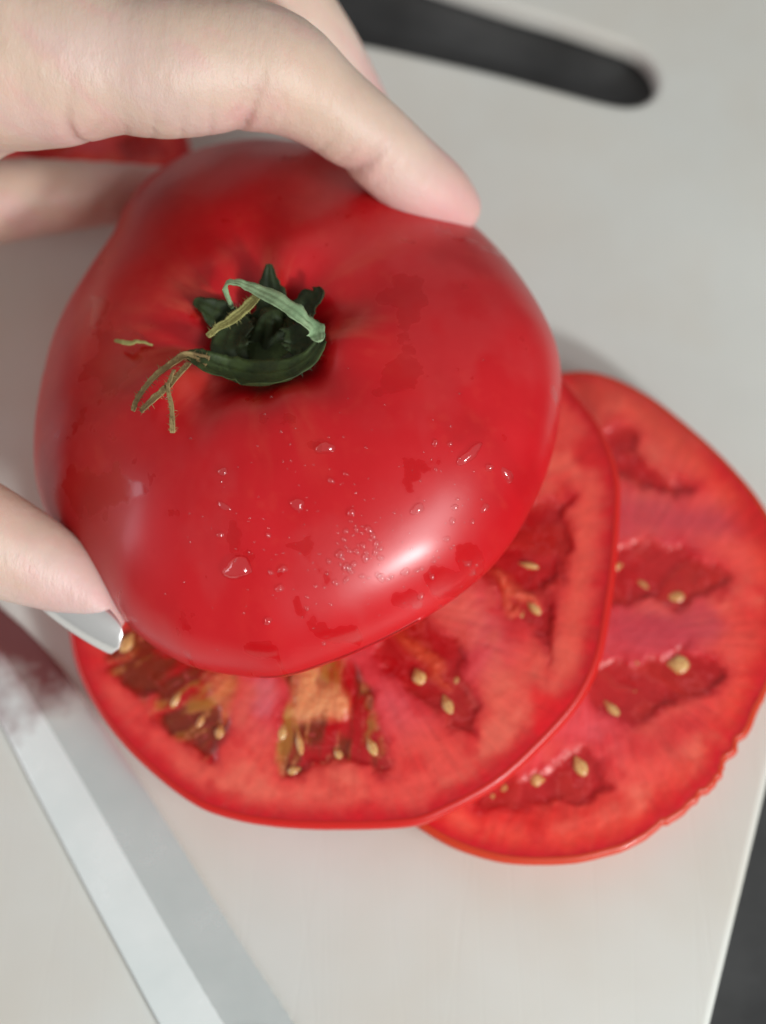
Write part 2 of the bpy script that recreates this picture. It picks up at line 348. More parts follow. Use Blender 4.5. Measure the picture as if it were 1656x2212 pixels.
def tomato_slice(name, outline, O, n, thick, locules, blobs=(), tint=None, seeds=(), parent_label='', cat='tomato slice', lean=None, jag=None, seed=1, rimmat=M_rim, NR=230, NP=640, seed_alt=.06):
    n = unit(n); e1 = unit(np.cross([0, 1, 0], n)); e2 = np.cross(n, e1)
    P2 = lambda px: (lambda q: np.array([np.dot(q-O, e1), np.dot(q-O, e2)]))(onplane(px[0], px[1], O, n))
    out2 = np.array([P2(p) for p in outline]); cen = out2.mean(0)
    c3 = O+e1*cen[0]+e2*cen[1]
    root = empty(name, c3-n*thick)
    ph, R = rphi(out2-cen, NP, 2)
    if jag is not None: R = R+jag(ph)
    # radial samples
    s = np.linspace(0.002, 1, NR)**.85
    top = R-.10
    RHO = s[:, None]*top[None, :]
    X = RHO*np.cos(ph)[None, :]; Y = RHO*np.sin(ph)[None, :]
    PHI = np.broadcast_to(ph[None, :], X.shape); DR = R[None, :]-RHO
    U = X+cen[0]; W = Y+cen[1]
    wx = (fbm(U*2.2, W*2.2, seed, 4)-.5)*.42; wy = (fbm(U*2.2+9, W*2.2+4, seed+3, 4)-.5)*.42
    Uw, Ww = U+wx, W+wy
    # radial striations
    st = fbm(PHI*34, DR*1.1, seed+5, 3); mot = fbm(U*2.2, W*2.2, seed+7, 4); fine = fbm(U*9, W*9, seed+8, 3)
    col = SALM[None, None, :]*np.ones(X.shape+(1,))
    if tint is not None:
        k = sstep(1.0, .2, DR)[..., None]; col = col*(1-k*.8)+tint*k*.8
    k = sstep(1.0, 2.2, DR)[..., None]; col = col*(1-k)+PINK*k
    k = (sstep(.62+.5*(mot-.5), .08, DR-.25*(st-.5)))[..., None]; col = col*(1-k)+DEEP*k
    pt = fbm(U*1.1+5, W*1.1+8, seed+77, 4); k = (sstep(.48, .75, pt)*.5*sstep(.2, .6, DR))[..., None]; col = col*(1-k)+C(230, 122, 98)*k
    k = (sstep(.52, .8, mot)*.45)[..., None]; col = col*(1-k)+DEEP*k
    col = col*(.86+.26*st[..., None]+.10*(fine[..., None]-.5))
    h = .03*(mot-.5)+.010*(fine-.5)+.006*(st-.5)
    wet = .25+.4*sstep(.5, .75, mot)
    allsd = np.full(X.shape, 9.0)
    for i, lo in enumerate(locules):
        poly, green = lo[0], lo[1]
        pl = catmull([P2(q) for q in poly], 5)
        sd = polysd(Uw, Ww, pl); allsd = np.minimum(allsd, sd)
        ins = sstep(.13, -.17, sd); insc = sstep(.17, -.15, sd+.22*(fbm(U*5, W*5, seed+120+i, 3)-.5))
        # stretched gel strands, running radially
        cx, cy = pl.mean(0); ang = math.atan2(cy-cen[1], cx-cen[0])
        a = (U*math.cos(ang)+W*math.sin(ang)); b = (-U*math.sin(ang)+W*math.cos(ang))
        gg = green > .3
        g1 = fbm(a*1.1+wx*2.2, b*(5.5 if gg else 3.4)+wy*2.6, seed+20+i, 3); g2 = fbm(a*1.3+wx*2, b*4+wy*2, seed+40+i, 3); g3 = fbm(U*2.6+wx*3, W*2.6, seed+60+i, 3)
        gc = CRIM*np.ones(X.shape+(1,))
        kk = (sstep(.35, .75, g3)*.5)[..., None]; gc = gc*(1-kk)+C(186, 46, 52)*kk
        gcut = (sstep(.22, .50, g2)*sstep(.10, -.20, sd))[..., None]*green
        ol = C(126, 48, 26)+(C(172, 126, 54)-C(126, 48, 26))*(sstep(.44, .66, g1)*.9)[..., None]
        gc = gc*(1-gcut)+ol*gcut
        kk = (np.exp(-((g1-.56)/.016)**2)*.5*sstep(.0, -.1, sd))[..., None]; gc = gc*(1-kk)+(C(214, 150, 116) if gg else C(204, 84, 84))*kk
        kk = (np.exp(-((g3-.47)/.012)**2)*.45)[..., None]; gc = gc*(1-kk)+C(208, 96, 104)*kk
        col = col*(1-insc[..., None])+gc*insc[..., None]
        h = h*(1-ins)+ins*(-.075*sstep(.12, -.24, sd)+.07*(g1-.5)+.03*(g3-.45))
        wet = np.maximum(wet, ins)
        # dark wet line where the wall meets the gel
        k = (np.exp(-(np.maximum(sd, 0)/.22)**2)*.35*(1-insc))[..., None]; col = col*(1-k)+DEEP*k
    for poly, c, soft, hh, amt in blobs:
        sd = polysd(Uw, Ww, catmull([P2(q) for q in poly], 5)); k = sstep(soft, -soft, sd)
        col = col*(1-amt*k[..., None])+C(*c)*(.85+.3*st[..., None])*amt*k[..., None]; h = h*(1-k*amt)+(hh+.06*(fine-.5))*k*amt if hh is not None else h
    edge = sstep(.0, .12, (top[None, :]-RHO)); h = h*edge
    V3 = c3+X[..., None]*e1+Y[..., None]*e2+h[..., None]*n
    topV = V3.reshape(-1, 3); cols = col.reshape(-1, 3); wets = wet.reshape(-1)
    gm = (allsd < .03); gz = -.03+.07*(fbm(U*2.0, W*2.0, seed+200, 3)-.5)+.02*(fbm(U*6, W*6, seed+210, 2)-.5)
    idx = np.arange(NR*NP).reshape(NR, NP); G = c3+X[..., None]*e1+Y[..., None]*e2+gz[..., None]*n
    q4 = np.stack([idx[:-1], idx[1:], np.roll(idx[1:], -1, 1), np.roll(idx[:-1], -1, 1)], -1).reshape(-1, 4)
    q4 = q4[gm.reshape(-1)[q4].all(1)]
    if len(q4):
        uq, inv = np.unique(q4, return_inverse=True)
        mesh('gel', G.reshape(-1, 3)[uq], inv.reshape(-1, 4), M_gel, root)
    # underside
    rings = [(-.01, -.05, DEEP), (-.28, -thick+.06, DEEP), (-.32, -thick+.004, DEEP)]
    extra = []; ec = []
    for dr, hz, cc in rings:
        r = top+dr-.02; extra.append(c3+(r*np.cos(ph))[:, None]*e1+(r*np.sin(ph))[:, None]*e2+hz*n); ec.append(np.tile(cc, (NP, 1)))
    extra.append(c3[None, :]-thick*n+0*extra[0]+(.01*np.cos(ph))[:, None]*e1+(.01*np.sin(ph))[:, None]*e2); ec.append(np.tile(SALM, (NP, 1)))
    V = np.concatenate([topV]+extra); cols = np.concatenate([cols]+ec); wets = np.concatenate([wets, np.full(4*NP, .4)])
    mesh('flesh', V, ring_faces(NR+4, NP), M_flesh, root, True, np.clip(cols, 0, 1), {'wet': wets})
    # skin band
    lv = lean if lean is not None else (lambda ph: 0*ph)
    prof = [(-.13, .004), (-.10, .003), (-.065, -.004), (-.03, -.035), (-.005, -.09), (0, -.16), (-.015, -.30), (-.07, -thick*.5), (-.15, -thick*.75), (-.24, -thick+.05), (-.30, -thick)]
    B = []
    for dr, hz in prof:
        r = R+dr+lv(ph)*(min(1, max(0, -hz/thick)))+.006*(fbm(ph*30, ph*0+hz*3, seed+9, 3)-.5)
        B.append(c3+(r*np.cos(ph))[:, None]*e1+(r*np.sin(ph))[:, None]*e2+hz*n)
    mesh('skin', np.concatenate(B), ring_faces(len(prof), NP), rimmat, root)
    # seeds
    sm = None; rs = random.Random(seed)
    for (px, L, Wd, ang, dz) in seeds:
        q = P2(px); base = O+e1*q[0]+e2*q[1]+n*(dz*.5-.045)
        L *= rs.uniform(.88, 1.15); Wd *= rs.uniform(.85, 1.15); base = base-n*rs.uniform(0, .025)
        ca, sa = math.cos(math.radians(ang)), math.sin(math.radians(ang))
        ax = e1*ca+e2*sa; bx = -e1*sa+e2*ca
        if sm is None:
            Vs = []; nn, mm = 12, 9
            for i in range(mm):
                t = math.pi*i/(mm-1); xx = -math.cos(t)
                rr_ = math.sin(t)*(1-.42*xx*(xx > 0)-.0)*(1 if xx < 0 else (1-.35*xx))
                for k in range(nn):
                    a_ = 2*math.pi*k/nn; Vs.append((xx, rr_*math.cos(a_), rr_*math.sin(a_)))
            Fs = [(i*nn+k, i*nn+(k+1) % nn, (i+1)*nn+(k+1) % nn, (i+1)*nn+k) for i in range(mm-1) for k in range(nn)]
            sm = bpy.data.meshes.new('seed'); sm.from_pydata([tuple(np.array(v)*S) for v in Vs], [], Fs); sm.materials.append(M_seed)
            sm.polygons.foreach_set('use_smooth', [True]*len(sm.polygons))
        o = bpy.data.objects.new('seed', sm); COL.objects.link(o); o.parent = root
        from mathutils import Matrix
        m3 = Matrix(((ax[0]*L*.6, bx[0]*Wd*.6, n[0]*.06), (ax[1]*L*.6, bx[1]*Wd*.6, n[1]*.06), (ax[2]*L*.6, bx[2]*Wd*.6, n[2]*.06)))
        o.matrix_local = Matrix.Translation(Vector(base*S)-root.location) @ m3.to_4x4()
    tag(root, parent_label, cat)
    return root, c3, e1, e2, n

# --- bottom slice, flat on the board
bot = [(1215, 800), (1300, 803), (1400, 848), (1500, 925), (1580, 1000), (1650, 1085), (1695, 1180), (1708, 1300), (1690, 1420), (1645, 1530), (1600, 1610), (1550, 1685), (1500, 1738), (1430, 1790), (1370, 1828), (1300, 1852), (1220, 1866), (1100, 1864), (1000, 1838), (925, 1800), (870, 1755), (800, 1650), (765, 1500), (780, 1300), (840, 1100), (940, 930), (1080, 830)]
B1 = [(960, 290), (1080, 285), (1110, 400), (1200, 465), (1350, 535), (1280, 575), (1150, 535), (1050, 525), (960, 500), (860, 400)]
B2 = [(900, 800), (1000, 775), (1150, 765), (1300, 775), (1400, 830), (1500, 900), (1500, 960), (1400, 1010), (1280, 1065), (1150, 1040), (1060, 1055), (900, 1020)]
B3 = [(900, 1290), (1050, 1260), (1190, 1255), (1250, 1190), (1330, 1200), (1450, 1260), (1440, 1380), (1350, 1430), (1200, 1465), (1150, 1540), (1070, 1560), (980, 1510), (860, 1420)]
B4 = [(560, 1760), (700, 1700), (790, 1640), (900, 1640), (960, 1730), (1000, 1800), (980, 1850), (850, 1885), (700, 1905), (500, 1930), (380, 1900), (430, 1800)]
B5 = [(300, 300), (450, 200), (650, 250), (600, 500), (400, 520)]
B6 = [(100, 900), (250, 800), (350, 1000), (250, 1300), (80, 1200)]
sd_b = [(zB((1252, 910)), .30, .16, 170, -.12), (zB((1275, 1000)), .36, .19, 5, -.05), (zB((1120, 945)), .36, .12, 140, -.13), (zB((1112, 1275)), .30, .18, 25, -.04),
        (zB((1270, 1290)), .38, .27, 175, .0), (zB((1085, 1405)), .30, .16, 170, -.12), (zB((990, 1480)), .34, .15, 130, -.06), (zB((852, 1722)), .38, .21, 115, -.02),
        (zB((672, 1782)), .24, .22, 0, -.04), (zB((535, 1815)), .26, .16, 60, -.10), (zB((480, 1850)), .2, .13, 120, -.12), (zB((1010, 870)), .26, .14, 20, -.12)]
def jag_b(ph):
    # ragged torn rim on the near right side
    wgt = np.exp(-((ph-math.radians(-52))/.42)**2)
    return wgt*(.22*(fbm(ph*16+2, ph*0, 3, 5)-.5))
blobs_b = [([zB(q) for q in [(960, 580), (1200, 570), (1500, 640), (1560, 740), (1300, 750), (1000, 740)]], (190, 62, 72), .3, None, .85),
           ([zB(q) for q in [(960, 1070), (1200, 1080), (1400, 1060), (1480, 1130), (1300, 1220), (1000, 1240)]], (186, 58, 70), .25, None, .85),
           ([zB(q) for q in [(960, 1560), (1100, 1600), (1220, 1500), (1380, 1470), (1300, 1640), (1120, 1700)]], (202, 48, 48), .25, None, .8),
           ([zB(q) for q in [(830, 60), (930, 90), (960, 260), (840, 260)]], (164, 44, 34), .3, None, .7),
           ([zB(q) for q in [(480, 1930), (1000, 1860), (1010, 1920), (700, 1990), (470, 1980)]], (206, 26, 20), .2, None, .75),
           ([zB(q) for q in [(930, 60), (1100, 90), (1250, 200), (1400, 330), (1300, 420), (1100, 300), (980, 200)]], (196, 84, 66), .5, None, .5),
           ([zB(q) for q in [(1500, 620), (1680, 560), (1700, 800), (1560, 760)]], (196, 26, 26), .35, None, .8),
           ([zB(q) for q in [(1480, 1090), (1700, 1060), (1680, 1260), (1540, 1200)]], (206, 30, 30), .35, None, .7)]
tomato_slice('tomato_slice', bot, at(1300, 1300, .95), (0, 0, 1), .94, [([zB(q) for q in L], 0.05) for L in (B1, B2, B3, B4, B5, B6)], blobs_b, WARM, sd_b,
             'flat tomato slice lying lowest on the board at right, with ragged near rim', jag=jag_b, seed=11, rimmat=M_rim2)

# --- middle slice, leaning on it
mid = [(150, 1385), (170, 1460), (212, 1540), (268, 1612), (340, 1680), (420, 1738), (500, 1768), (600, 1785), (720, 1790), (880, 1784), (960, 1758), (1080, 1692), (1180, 1602), (1255, 1515), (1300, 1420), (1322, 1300), (1336, 1180), (1340, 1040), (1310, 940), (1265, 870), (1180, 780), (1000, 660), (800, 600), (600, 620), (400, 720), (250, 900), (165, 1100), (140, 1260)]
L1 = [(230, 120), (420, 80), (620, 100), (800, 180), (830, 300), (800, 430), (800, 540), (730, 640), (690, 700), (630, 620), (550, 585), (470, 520), (430, 400), (330, 330), (270, 240)]
L2 = [(1000, 250), (1010, 400), (985, 520), (975, 620), (1000, 710), (1060, 725), (1160, 700), (1280, 690), (1420, 722), (1475, 695), (1440, 600), (1400, 450), (1370, 330), (1280, 230), (1120, 180)]
L3 = [(0, 1160), (60, 1100), (200, 1080), (320, 1150), (385, 1250), (372, 1320), (400, 1400), (455, 1480), (410, 1530), (378, 1612), (300, 1560), (200, 1460), (80, 1375), (-20, 1290)]
L4 = [(830, 555), (795, 620), (805, 740), (795, 850), (765, 1000), (745, 1150), (700, 1295), (675, 1220), (620, 1150), (550, 1085), (500, 1010), (400, 900), (480, 760), (600, 600), (720, 570)]
L5 = [(300, 250), (500, 150), (700, 200), (600, 450), (350, 500)]
sd_m = [(zB((652, 1045)), .36, .17, 130, -.02), (zB((632, 868)), .30, .11, 165, -.03), (zB((165, 1342)), .28, .20, 110, .0), (zB((285, 1460)), .30, .17, 110, -.04), (zB((330, 1350)), .2, .12, 60, -.1), (zB((600, 1085)), .2, .11, 60, -.06),
        (zA((562, 408)), .26, .12, 60, -.03), (zA((664, 492)), .28, .12, 65, -.05), (zA((742, 540)), .24, .17, 80, -.02), (zA((590, 590)), .2, .11, 40, -.06), (zA((358, 170)), .36, .24, 60, -.0),
        (zA((1072, 585)), .34, .14, 100, -.0), (zA((1000, 542)), .24, .16, 80, -.03), (zA((1372, 602)), .28, .15, 115, -.02), (zA((1232, 632)), .2, .14, 120, -.04), (zA((1050, 702)), .22, .16, 20, -.03)]
blobs_m = [([zA(q) for q in [(1100, 250), (1040, 380), (1060, 460), (1130, 497), (1240, 465), (1255, 410), (1190, 330), (1150, 260)]], (220, 148, 100), .16, .02, .9),
           ([zA(q) for q in [(690, 300), (680, 380), (720, 450), (780, 470), (805, 400), (810, 310), (740, 280)]], (212, 116, 78), .16, .03, .75),
           ([zA(q) for q in [(740, 440), (770, 430), (775, 500), (750, 520)]], (206, 96, 56), .06, .0, .6),
           ([zB(q) for q in [(470, 900), (560, 940), (650, 1010), (680, 1070), (640, 1060), (560, 1000), (570, 1080), (545, 1060), (520, 980)]], (222, 100, 72), .10, .0, .8),
           ([zB(q) for q in [(80, 1180), (160, 1190), (260, 1260), (240, 1320), (290, 1400), (230, 1360), (170, 1290)]], (212, 92, 62), .10, -.02, .75),
           ([zB(q) for q in [(640, 1400), (760, 1440), (860, 1400), (880, 1470), (780, 1600), (680, 1640), (640, 1560)]], (222, 18, 30), .16, None, .85),
           ([zB(q) for q in [(820, 400), (880, 340), (960, 340), (980, 440), (900, 450), (830, 440)]], (205, 22, 30), .14, None, .85),
           ([zB(q) for q in [(860, 560), (900, 560), (890, 800), (870, 1050), (800, 1300), (760, 1300), (800, 1050), (830, 800)]], (226, 88, 72), .18, None, .8),
           ([zA(q) for q in [(895, 330), (970, 340), (960, 480), (900, 470)]], (208, 110, 118), .12, None, .6)]
pl = at(300, 1500, 1.15); pr = at(1280, 1200, 1.95)
pm = at(700, 1700, 1.55)
nm = np.cross(pr-pl, pm-pl); nm = unit(nm if nm[2] > 0 else -nm)
nm = unit(nm*0+np.array([-(pr[2]-pl[2])/(pr[0]-pl[0]), 0.0, 1.0]))
wlean = lambda ph: .05*np.exp(-((ph-math.radians(-35))/.7)**2)
tomato_slice('tomato_slice', mid, pl, nm, 1.0, [([zA(q) for q in L1], 1.0), ([zA(q) for q in L2], 1.0), ([zB(q) for q in L3], .12), ([zB(q) for q in L4], .05), ([zB(q) for q in L5], .05)], blobs_m, None, sd_m,
             'tomato slice with greenish seed gel, between the stemmed half and the lowest slice', lean=wlean, seed=31)

# --- piece of tomato behind, seen through the gap under the index finger
bk = [(-120, 330), (-40, 250), (80, 200), (230, 190), (340, 220), (405, 290), (400, 350), (330, 372), (200, 385), (60, 400), (-60, 420), (-130, 390)]
tomato_slice('tomato_slice', bk, at(150, 300, 1.0), (0, 0, 1), .98, [([(20, 260), (120, 240), (160, 320), (60, 350)], .1), ([(250, 300), (330, 290), (370, 330), (280, 350)], .0)], (), WARM, (),
             'blurred tomato slice behind the hand, seen in the gap below the index finger', seed=51, NR=60, NP=200)

# ------------------------------------------------------------------ stem half of the tomato
sil = [(330, 405), (270, 470), (238, 540), (185, 620), (140, 700), (110, 780), (92, 880), (86, 980), (96, 1080), (125, 1150), (180, 1220), (240, 1300), (300, 1372), (400, 1432), (500, 1455), (600, 1460), (700, 1432), (800, 1392), (900, 1340), (1000, 1275), (1080, 1200), (1140, 1110), (1188, 1000), (1212, 880), (1210, 780), (1180, 700), (1130, 620), (1075, 555), (1010, 495), (930, 430), (800, 375), (700, 340), (560, 325), (430, 350)]
NCAP = unit((-.16, .14, 1.0)); OCAP = at(650, 880, 2.75)
HC, HB = 2.75, .85
def cap():
    n = NCAP; e1 = unit(np.cross([0, 1, 0], n)); e2 = np.cross(n, e1)
    P2 = lambda px: (lambda q: np.array([np.dot(q-OCAP, e1), np.dot(q-OCAP, e2)]))(onplane(px[0], px[1], OCAP, n))
    # far side of the outline belongs to the shoulder, so those radii come in a little
    pts = np.array([P2(p) for p in sil]); far = np.clip(unit(e2*0+e1*-.55+e2*.83)@np.array([e1, e2]).T @ pts.T, 0, None)
    rr_ = np.hypot(pts[:, 0], pts[:, 1]); pts = pts*(1-.07*(far/rr_)**2)[:, None]
    NP = 540; ph, R = rphi(pts, NP, 3)
    root = empty('tomato', OCAP-n*HB)
    al = np.radians(np.concatenate([np.linspace(.4, 90, 200)]))
    # stem centre offset: the axis is not in the middle of the fruit
    stem2 = P2((600, 800)); 
    V = []; rows = []
    stem_xy = P2STEM(P2)
    for a in al:
        sa = math.sin(a); hh = HC*max(0, math.cos(a))**.92
        rad = R*sa**.94
        rows.append((rad, hh, sa))
    for b in np.radians(np.linspace(4, 44, 14)):
        rad = R*(math.cos(b)*.72+.28) ; rows.append((rad, -HB*math.sin(b)/math.sin(math.radians(44)), 1.0))
    RAD = np.array([r[0] for r in rows]); H = np.array([r[1] for r in rows])[:, None]*np.ones(NP)[None, :]; SA = np.array([r[2] for r in rows])[:, None]
    PH = np.broadcast_to(ph[None, :], RAD.shape)
    # shift the upper rings towards the stem
    w_ = (1-np.clip(SA, 0, 1)**2.2)
    X = RAD*np.cos(PH)+stem_xy[0]*w_; Y = RAD*np.sin(PH)+stem_xy[1]*w_
    dx = X-stem_xy[0]; dy = Y-stem_xy[1]; q = np.hypot(dx, dy); th = np.arctan2(dy, dx)
    H = H-1.1*np.exp(-(q/1.05)**2)*(1+.12*np.cos(5*th+.6))
    rib = (np.cos(5*th+.6)*.10+np.cos(8*th+2)*.05)*np.exp(-((q-1.2)/1.0)**2)
    H = H+rib
    lob = .05*np.cos(3*PH+1)*sstep(.2, .9, SA)*(SA < 1)+.05*(fbm(X*.7, Y*.7, 3, 2)-.5)
    H = H+lob
    V = OCAP+X[..., None]*e1+Y[..., None]*e2+H[..., None]*n
    # colour: ripe red, paler streaks round the stem, yellowish thin line at the cut rim
    st = fbm(th*6, q*.8, 5, 4); mot = fbm(X*.9, Y*.9, 9, 4); fin = fbm(X*6, Y*6, 12, 3)
    c = np.array(srgb(202, 8, 22))*np.ones(X.shape+(1,)); lt = np.array(srgb(214, 24, 34)); dk = np.array(srgb(178, 4, 14))
    k = (sstep(.4, .8, mot)*.7)[..., None]; c = c*(1-k)+lt*k
    k = (sstep(.6, .2, mot)*.7)[..., None]; c = c*(1-k)+dk*k
    k = (sstep(.45, .8, st)*np.exp(-((q-1.4)/1.1)**2)*.45)[..., None]; c = c*(1-k)+np.array(srgb(214, 96, 70))*k
    k = (sstep(.55, .8, fin)*.12)[..., None]; c = c*(1-k)+np.array(srgb(226, 80, 60))*k
    rp = sstep(.35, .65, fbm(X*.55+9, Y*.55+3, 44, 3)+.13*sstep(.5, -3.5, Y)-.04); c = c*(1-.6*rp[..., None])+np.array(srgb(206, 12, 24))*.6*rp[..., None]
    bl = sstep(.5, .7, fbm(X*1.1+2, Y*.8+7, 61, 4)); c = c*(1-.3*bl[..., None])+np.array(srgb(206, 60, 62))*.3*bl[..., None]
    low = sstep(-.45, -.85, H)[..., None]; c = c*(1-low*.5)+np.array(srgb(214, 40, 26))*low*.5
    wp = fbm(X*2.2+4, Y*2.2+2, 77, 5)
    rel = V-CAMP; dz_ = rel@FWD; PX = CW/2+FP*(rel@RGT)/dz_; PY = CH/2-FP*(rel@UPV)/dz_
    wk = np.zeros(X.shape)
    for (x0, y0, sx_, sy_, am) in ((870, 1300, 70, 45, 1), (960, 1265, 60, 40, .9), (1020, 1200, 40, 50, .8), (880, 640, 60, 50, .8), (860, 820, 55, 50, .8), (640, 1180, 30, 14, .8), (720, 1370, 60, 28, .7), (560, 1400, 40, 20, .6), (200, 1050, 70, 40, .7), (240, 800, 60, 160, .7), (300, 1300, 60, 60, .4)):
        wk = np.maximum(wk, am*np.exp(-(((PX-x0)/sx_)**2+((PY-y0)/sy_)**2)))
    wet = sstep(.475, .53, wp*.66+wk*.36)
    k = (wet*.45)[..., None]; c = c*(1-k)+np.array(srgb(186, 6, 10))*k
    V = V-(.0*wet)[..., None]*n
    nrow = len(rows)
    skin = mesh('skin', V.reshape(-1, 3), ring_faces(nrow, NP), M_skin, root, True, np.clip(c, 0, 1).reshape(-1, 3), {'wet': wet.reshape(-1)})
    # cut face underneath
    rb = RAD[-1]; nrf = 60; s = np.linspace(1, .003, nrf)[:, None]
    X2 = s*rb[None, :]*np.cos(ph)*.998; Y2 = s*rb[None, :]*np.sin(ph)*.998
    loc = sstep(.52, .6, fbm(X2*.8, Y2*.8, 6, 3))*sstep(.98, .8, s)*sstep(.1, .3, s)
    Hh = -HB+.004+.12*loc
    V2 = OCAP+X2[..., None]*e1+Y2[..., None]*e2+Hh[..., None]*n
    cc = SALM*(1-loc[..., None])+CRIM*loc[..., None]
    mesh('cut_face', V2.reshape(-1, 3), ring_faces(nrf, NP), M_flesh, root, True, cc.reshape(-1, 3), {'wet': (loc*.8+.2).reshape(-1)})
    tag(root, 'big red tomato half with green stem, beaded with water, held by the hand', 'tomato')
    bvh = BVHTree.FromObject(skin, bpy.context.evaluated_depsgraph_get()) if False else None
    from mathutils.bvhtree import BVHTree as BT
    f = ring_faces(nrow, NP); bvh = BT.FromPolygons([Vector(v) for v in V.reshape(-1, 3)], [tuple(x) for x in f])
    return root, bvh, e1, e2, n
def P2STEM(P2):
    # the stem pit, about 2 cm above the equator plane
    d = unit(ray(575, 770)); q = onplane(575, 770, OCAP+NCAP*1.75, NCAP)
    n = NCAP; e1 = unit(np.cross([0, 1, 0], n)); e2 = np.cross(n, e1)
    return np.array([np.dot(q-OCAP, e1), np.dot(q-OCAP, e2)])
ROOT, BVH, E1, E2, NC = cap()
def hit(px, py):
    d = unit(ray(px, py)); h = BVH.ray_cast(Vector(CAMP), Vector(d))
    if h[0] is None: return None
    nn = np.array(h[1]); nn = nn if np.dot(nn, d) < 0 else -nn
    return np.array(h[0]), nn

# ---- stem and sepals (parts of the tomato)
def strip(name, pts, widths, mt, parent, lift=0.0, thick=.05, curl=.35, nrm=None, hairs=0):
    P = catmull(pts, 8, False); n = len(P); Wd = np.interp(np.linspace(0, 1, n), np.linspace(0, 1, len(widths)), widths)
    V = []; m = 10
    for i in range(n):
        t = unit(P[min(i+1, n-1)]-P[max(i-1, 0)]); N = nrm if nrm is not None else NC
        s = unit(np.cross(t, N)); u = unit(np.cross(s, t))
        nz = .6+.8*vnoise(np.array([i*.45]), np.array([P[0][0]*7]), 3)[0]; nz = 1+(nz-1)*.45; lift_ = .03*(vnoise(np.array([i*.7]), np.array([P[0][1]*5]), 9)[0]-.5)
        for side in (1, -1):
            for k in range(m):
                x = (k/(m-1)*2-1)*side*nz
                V.append(P[i]+s*x*Wd[i]/2+u*(thick/2*side*(1-.75*abs(x/nz)**2)+curl*Wd[i]*.5*x*x+lift_+.05*Wd[i]*math.sin(x*9)))
    M = 2*m; F = [(i*M+k, i*M+(k+1) % M, (i+1)*M+(k+1) % M, (i+1)*M+k) for i in range(n-1) for k in range(M)]
    F += [tuple(range(M))[::-1], tuple((n-1)*M+k for k in range(M))]
    for h_ in range(hairs):
        i = random.randrange(2, n-1); k = random.randrange(M); p0 = np.array(V[i*M+k]); dd = unit(unit(p0-P[i]+NC*.02)+np.random.uniform(-.7, .7, 3)); t = unit(P[min(i+1, n-1)]-P[i-1])*.008
        L_ = random.uniform(.04, .12); b_ = len(V); sd_ = unit(np.cross(dd, t))*.006
        V += [p0-t, p0+t, p0+sd_, p0+dd*L_]; F += [(b_, b_+1, b_+3), (b_+1, b_+2, b_+3), (b_+2, b_, b_+3)]
    return mesh(name, V, F, mt, parent)
def sp(px, py, h):   # point h cm above the skin seen at this pixel
    q, nn = hit(px, py); return q+NC*h - 0*nn
hc, _ = hit(590, 760)
stem = empty('stem', hc); 
stem.location = Vector(hc*S)-ROOT.location; stem.parent = ROOT
class _P:  # parts of the stem share its world position for placing
    pass
def sub(o):
    # re-seat a mesh built in world space under the stem
    for v in o.data.vertices: v.co = v.co-Vector(hc*S)
    o.parent = stem; return o
# fleshy calyx cup with short peduncle stump
def lump(name, c, ax, r, h, mt, ridges=5, seed=0):
    V = []; nn, mm = 40, 16; e = unit(np.cross(ax, [0.3, 1, .1])); g = np.cross(ax, e)
    for i in range(mm):
        t = i/(mm-1); rr_ = r*(1.0-.55*t**.8) if t < .8 else r*(1.0-.55*.8**.8)*(1-((t-.8)/.2)**2*.9)
        for k in range(nn):
            a = 2*math.pi*k/nn; f = 1+.13*math.cos(ridges*a+seed)+.05*math.sin(9*a+3*t)
            V.append(c+ax*h*t+(e*math.cos(a)+g*math.sin(a))*rr_*f)
    F = [(i*nn+k, i*nn+(k+1) % nn, (i+1)*nn+(k+1) % nn, (i+1)*nn+k) for i in range(mm-1) for k in range(nn)]
    F += [tuple((mm-1)*nn+k for k in range(nn))]
    return mesh(name, V, F, mt)
q0, _ = hit(588, 745)
sub(lump('calyx', q0-NC*.25, unit(NC+.1*E1), 1.35, .66, M_green, 5))
sub(lump('peduncle', q0+NC*.25+E1*.0, unit(NC+.35*E1+.2*E2), .36, .62, M_dark, 6, 2))
def A(px, py, h): # point above the pit plane at this pixel: at height h over the skin point under it
    q, nn = hit(px, py); d = unit(ray(px, py)); cosv = abs(np.dot(d, NC)); return q-d*h/cosv
S1 = strip('sepal', [A(590, 690, .25), A(588, 640, .2), A(584, 605, .22), A(583, 570, .3)], [.6, .5, .36, .12], M_dark, None, nrm=NC); sub(S1)
sub(strip('sepal', [A(520, 720, .2), A(480, 690, .15), A(445, 668, .15), A(418, 655, .25)], [.7, .6, .42, .15], M_dark, None))
sub(strip('sepal', [A(640, 700, .2), A(670, 660, .12), A(690, 640, .15), A(700, 628, .2)], [.6, .5, .35, .15], M_dark, None))
sub(strip('sepal', [A(450, 785, .34), A(405, 772, .27), A(370, 790, .25), A(330, 820, .3), A(300, 860, .35), A(290, 888, .3)], [.2, .17, .11, .10, .10, .07], M_dry, None, curl=.6, hairs=90))
sub(strip('sepal', [A(700, 735, .15), A(665, 785, .3), A(600, 815, .38), A(530, 815, .4), A(465, 795, .36), A(425, 775, .3), A(402, 766, .25)], [.2, .42, .56, .6, .5, .32, .12], M_green, None, curl=.45, nrm=unit(NC+.3*E2)))
sub(strip('sepal', [A(640, 700, .4), A(660, 740, .38), A(650, 780, .36), A(610, 800, .3)], [.5, .7, .6, .3], M_dark, None, curl=.4, hairs=50))
sub(strip('sepal', [A(540, 690, .4), A(510, 720, .38), A(500, 755, .36), A(520, 790, .3)], [.5, .6, .6, .3], M_dark, None, curl=.4, hairs=50))
sub(strip('sepal', [A(410, 785, .3), A(370, 830, .35), A(335, 862, .4), A(305, 890, .4)], [.10, .11, .12, .08], M_dry, None, curl=.5, hairs=70))
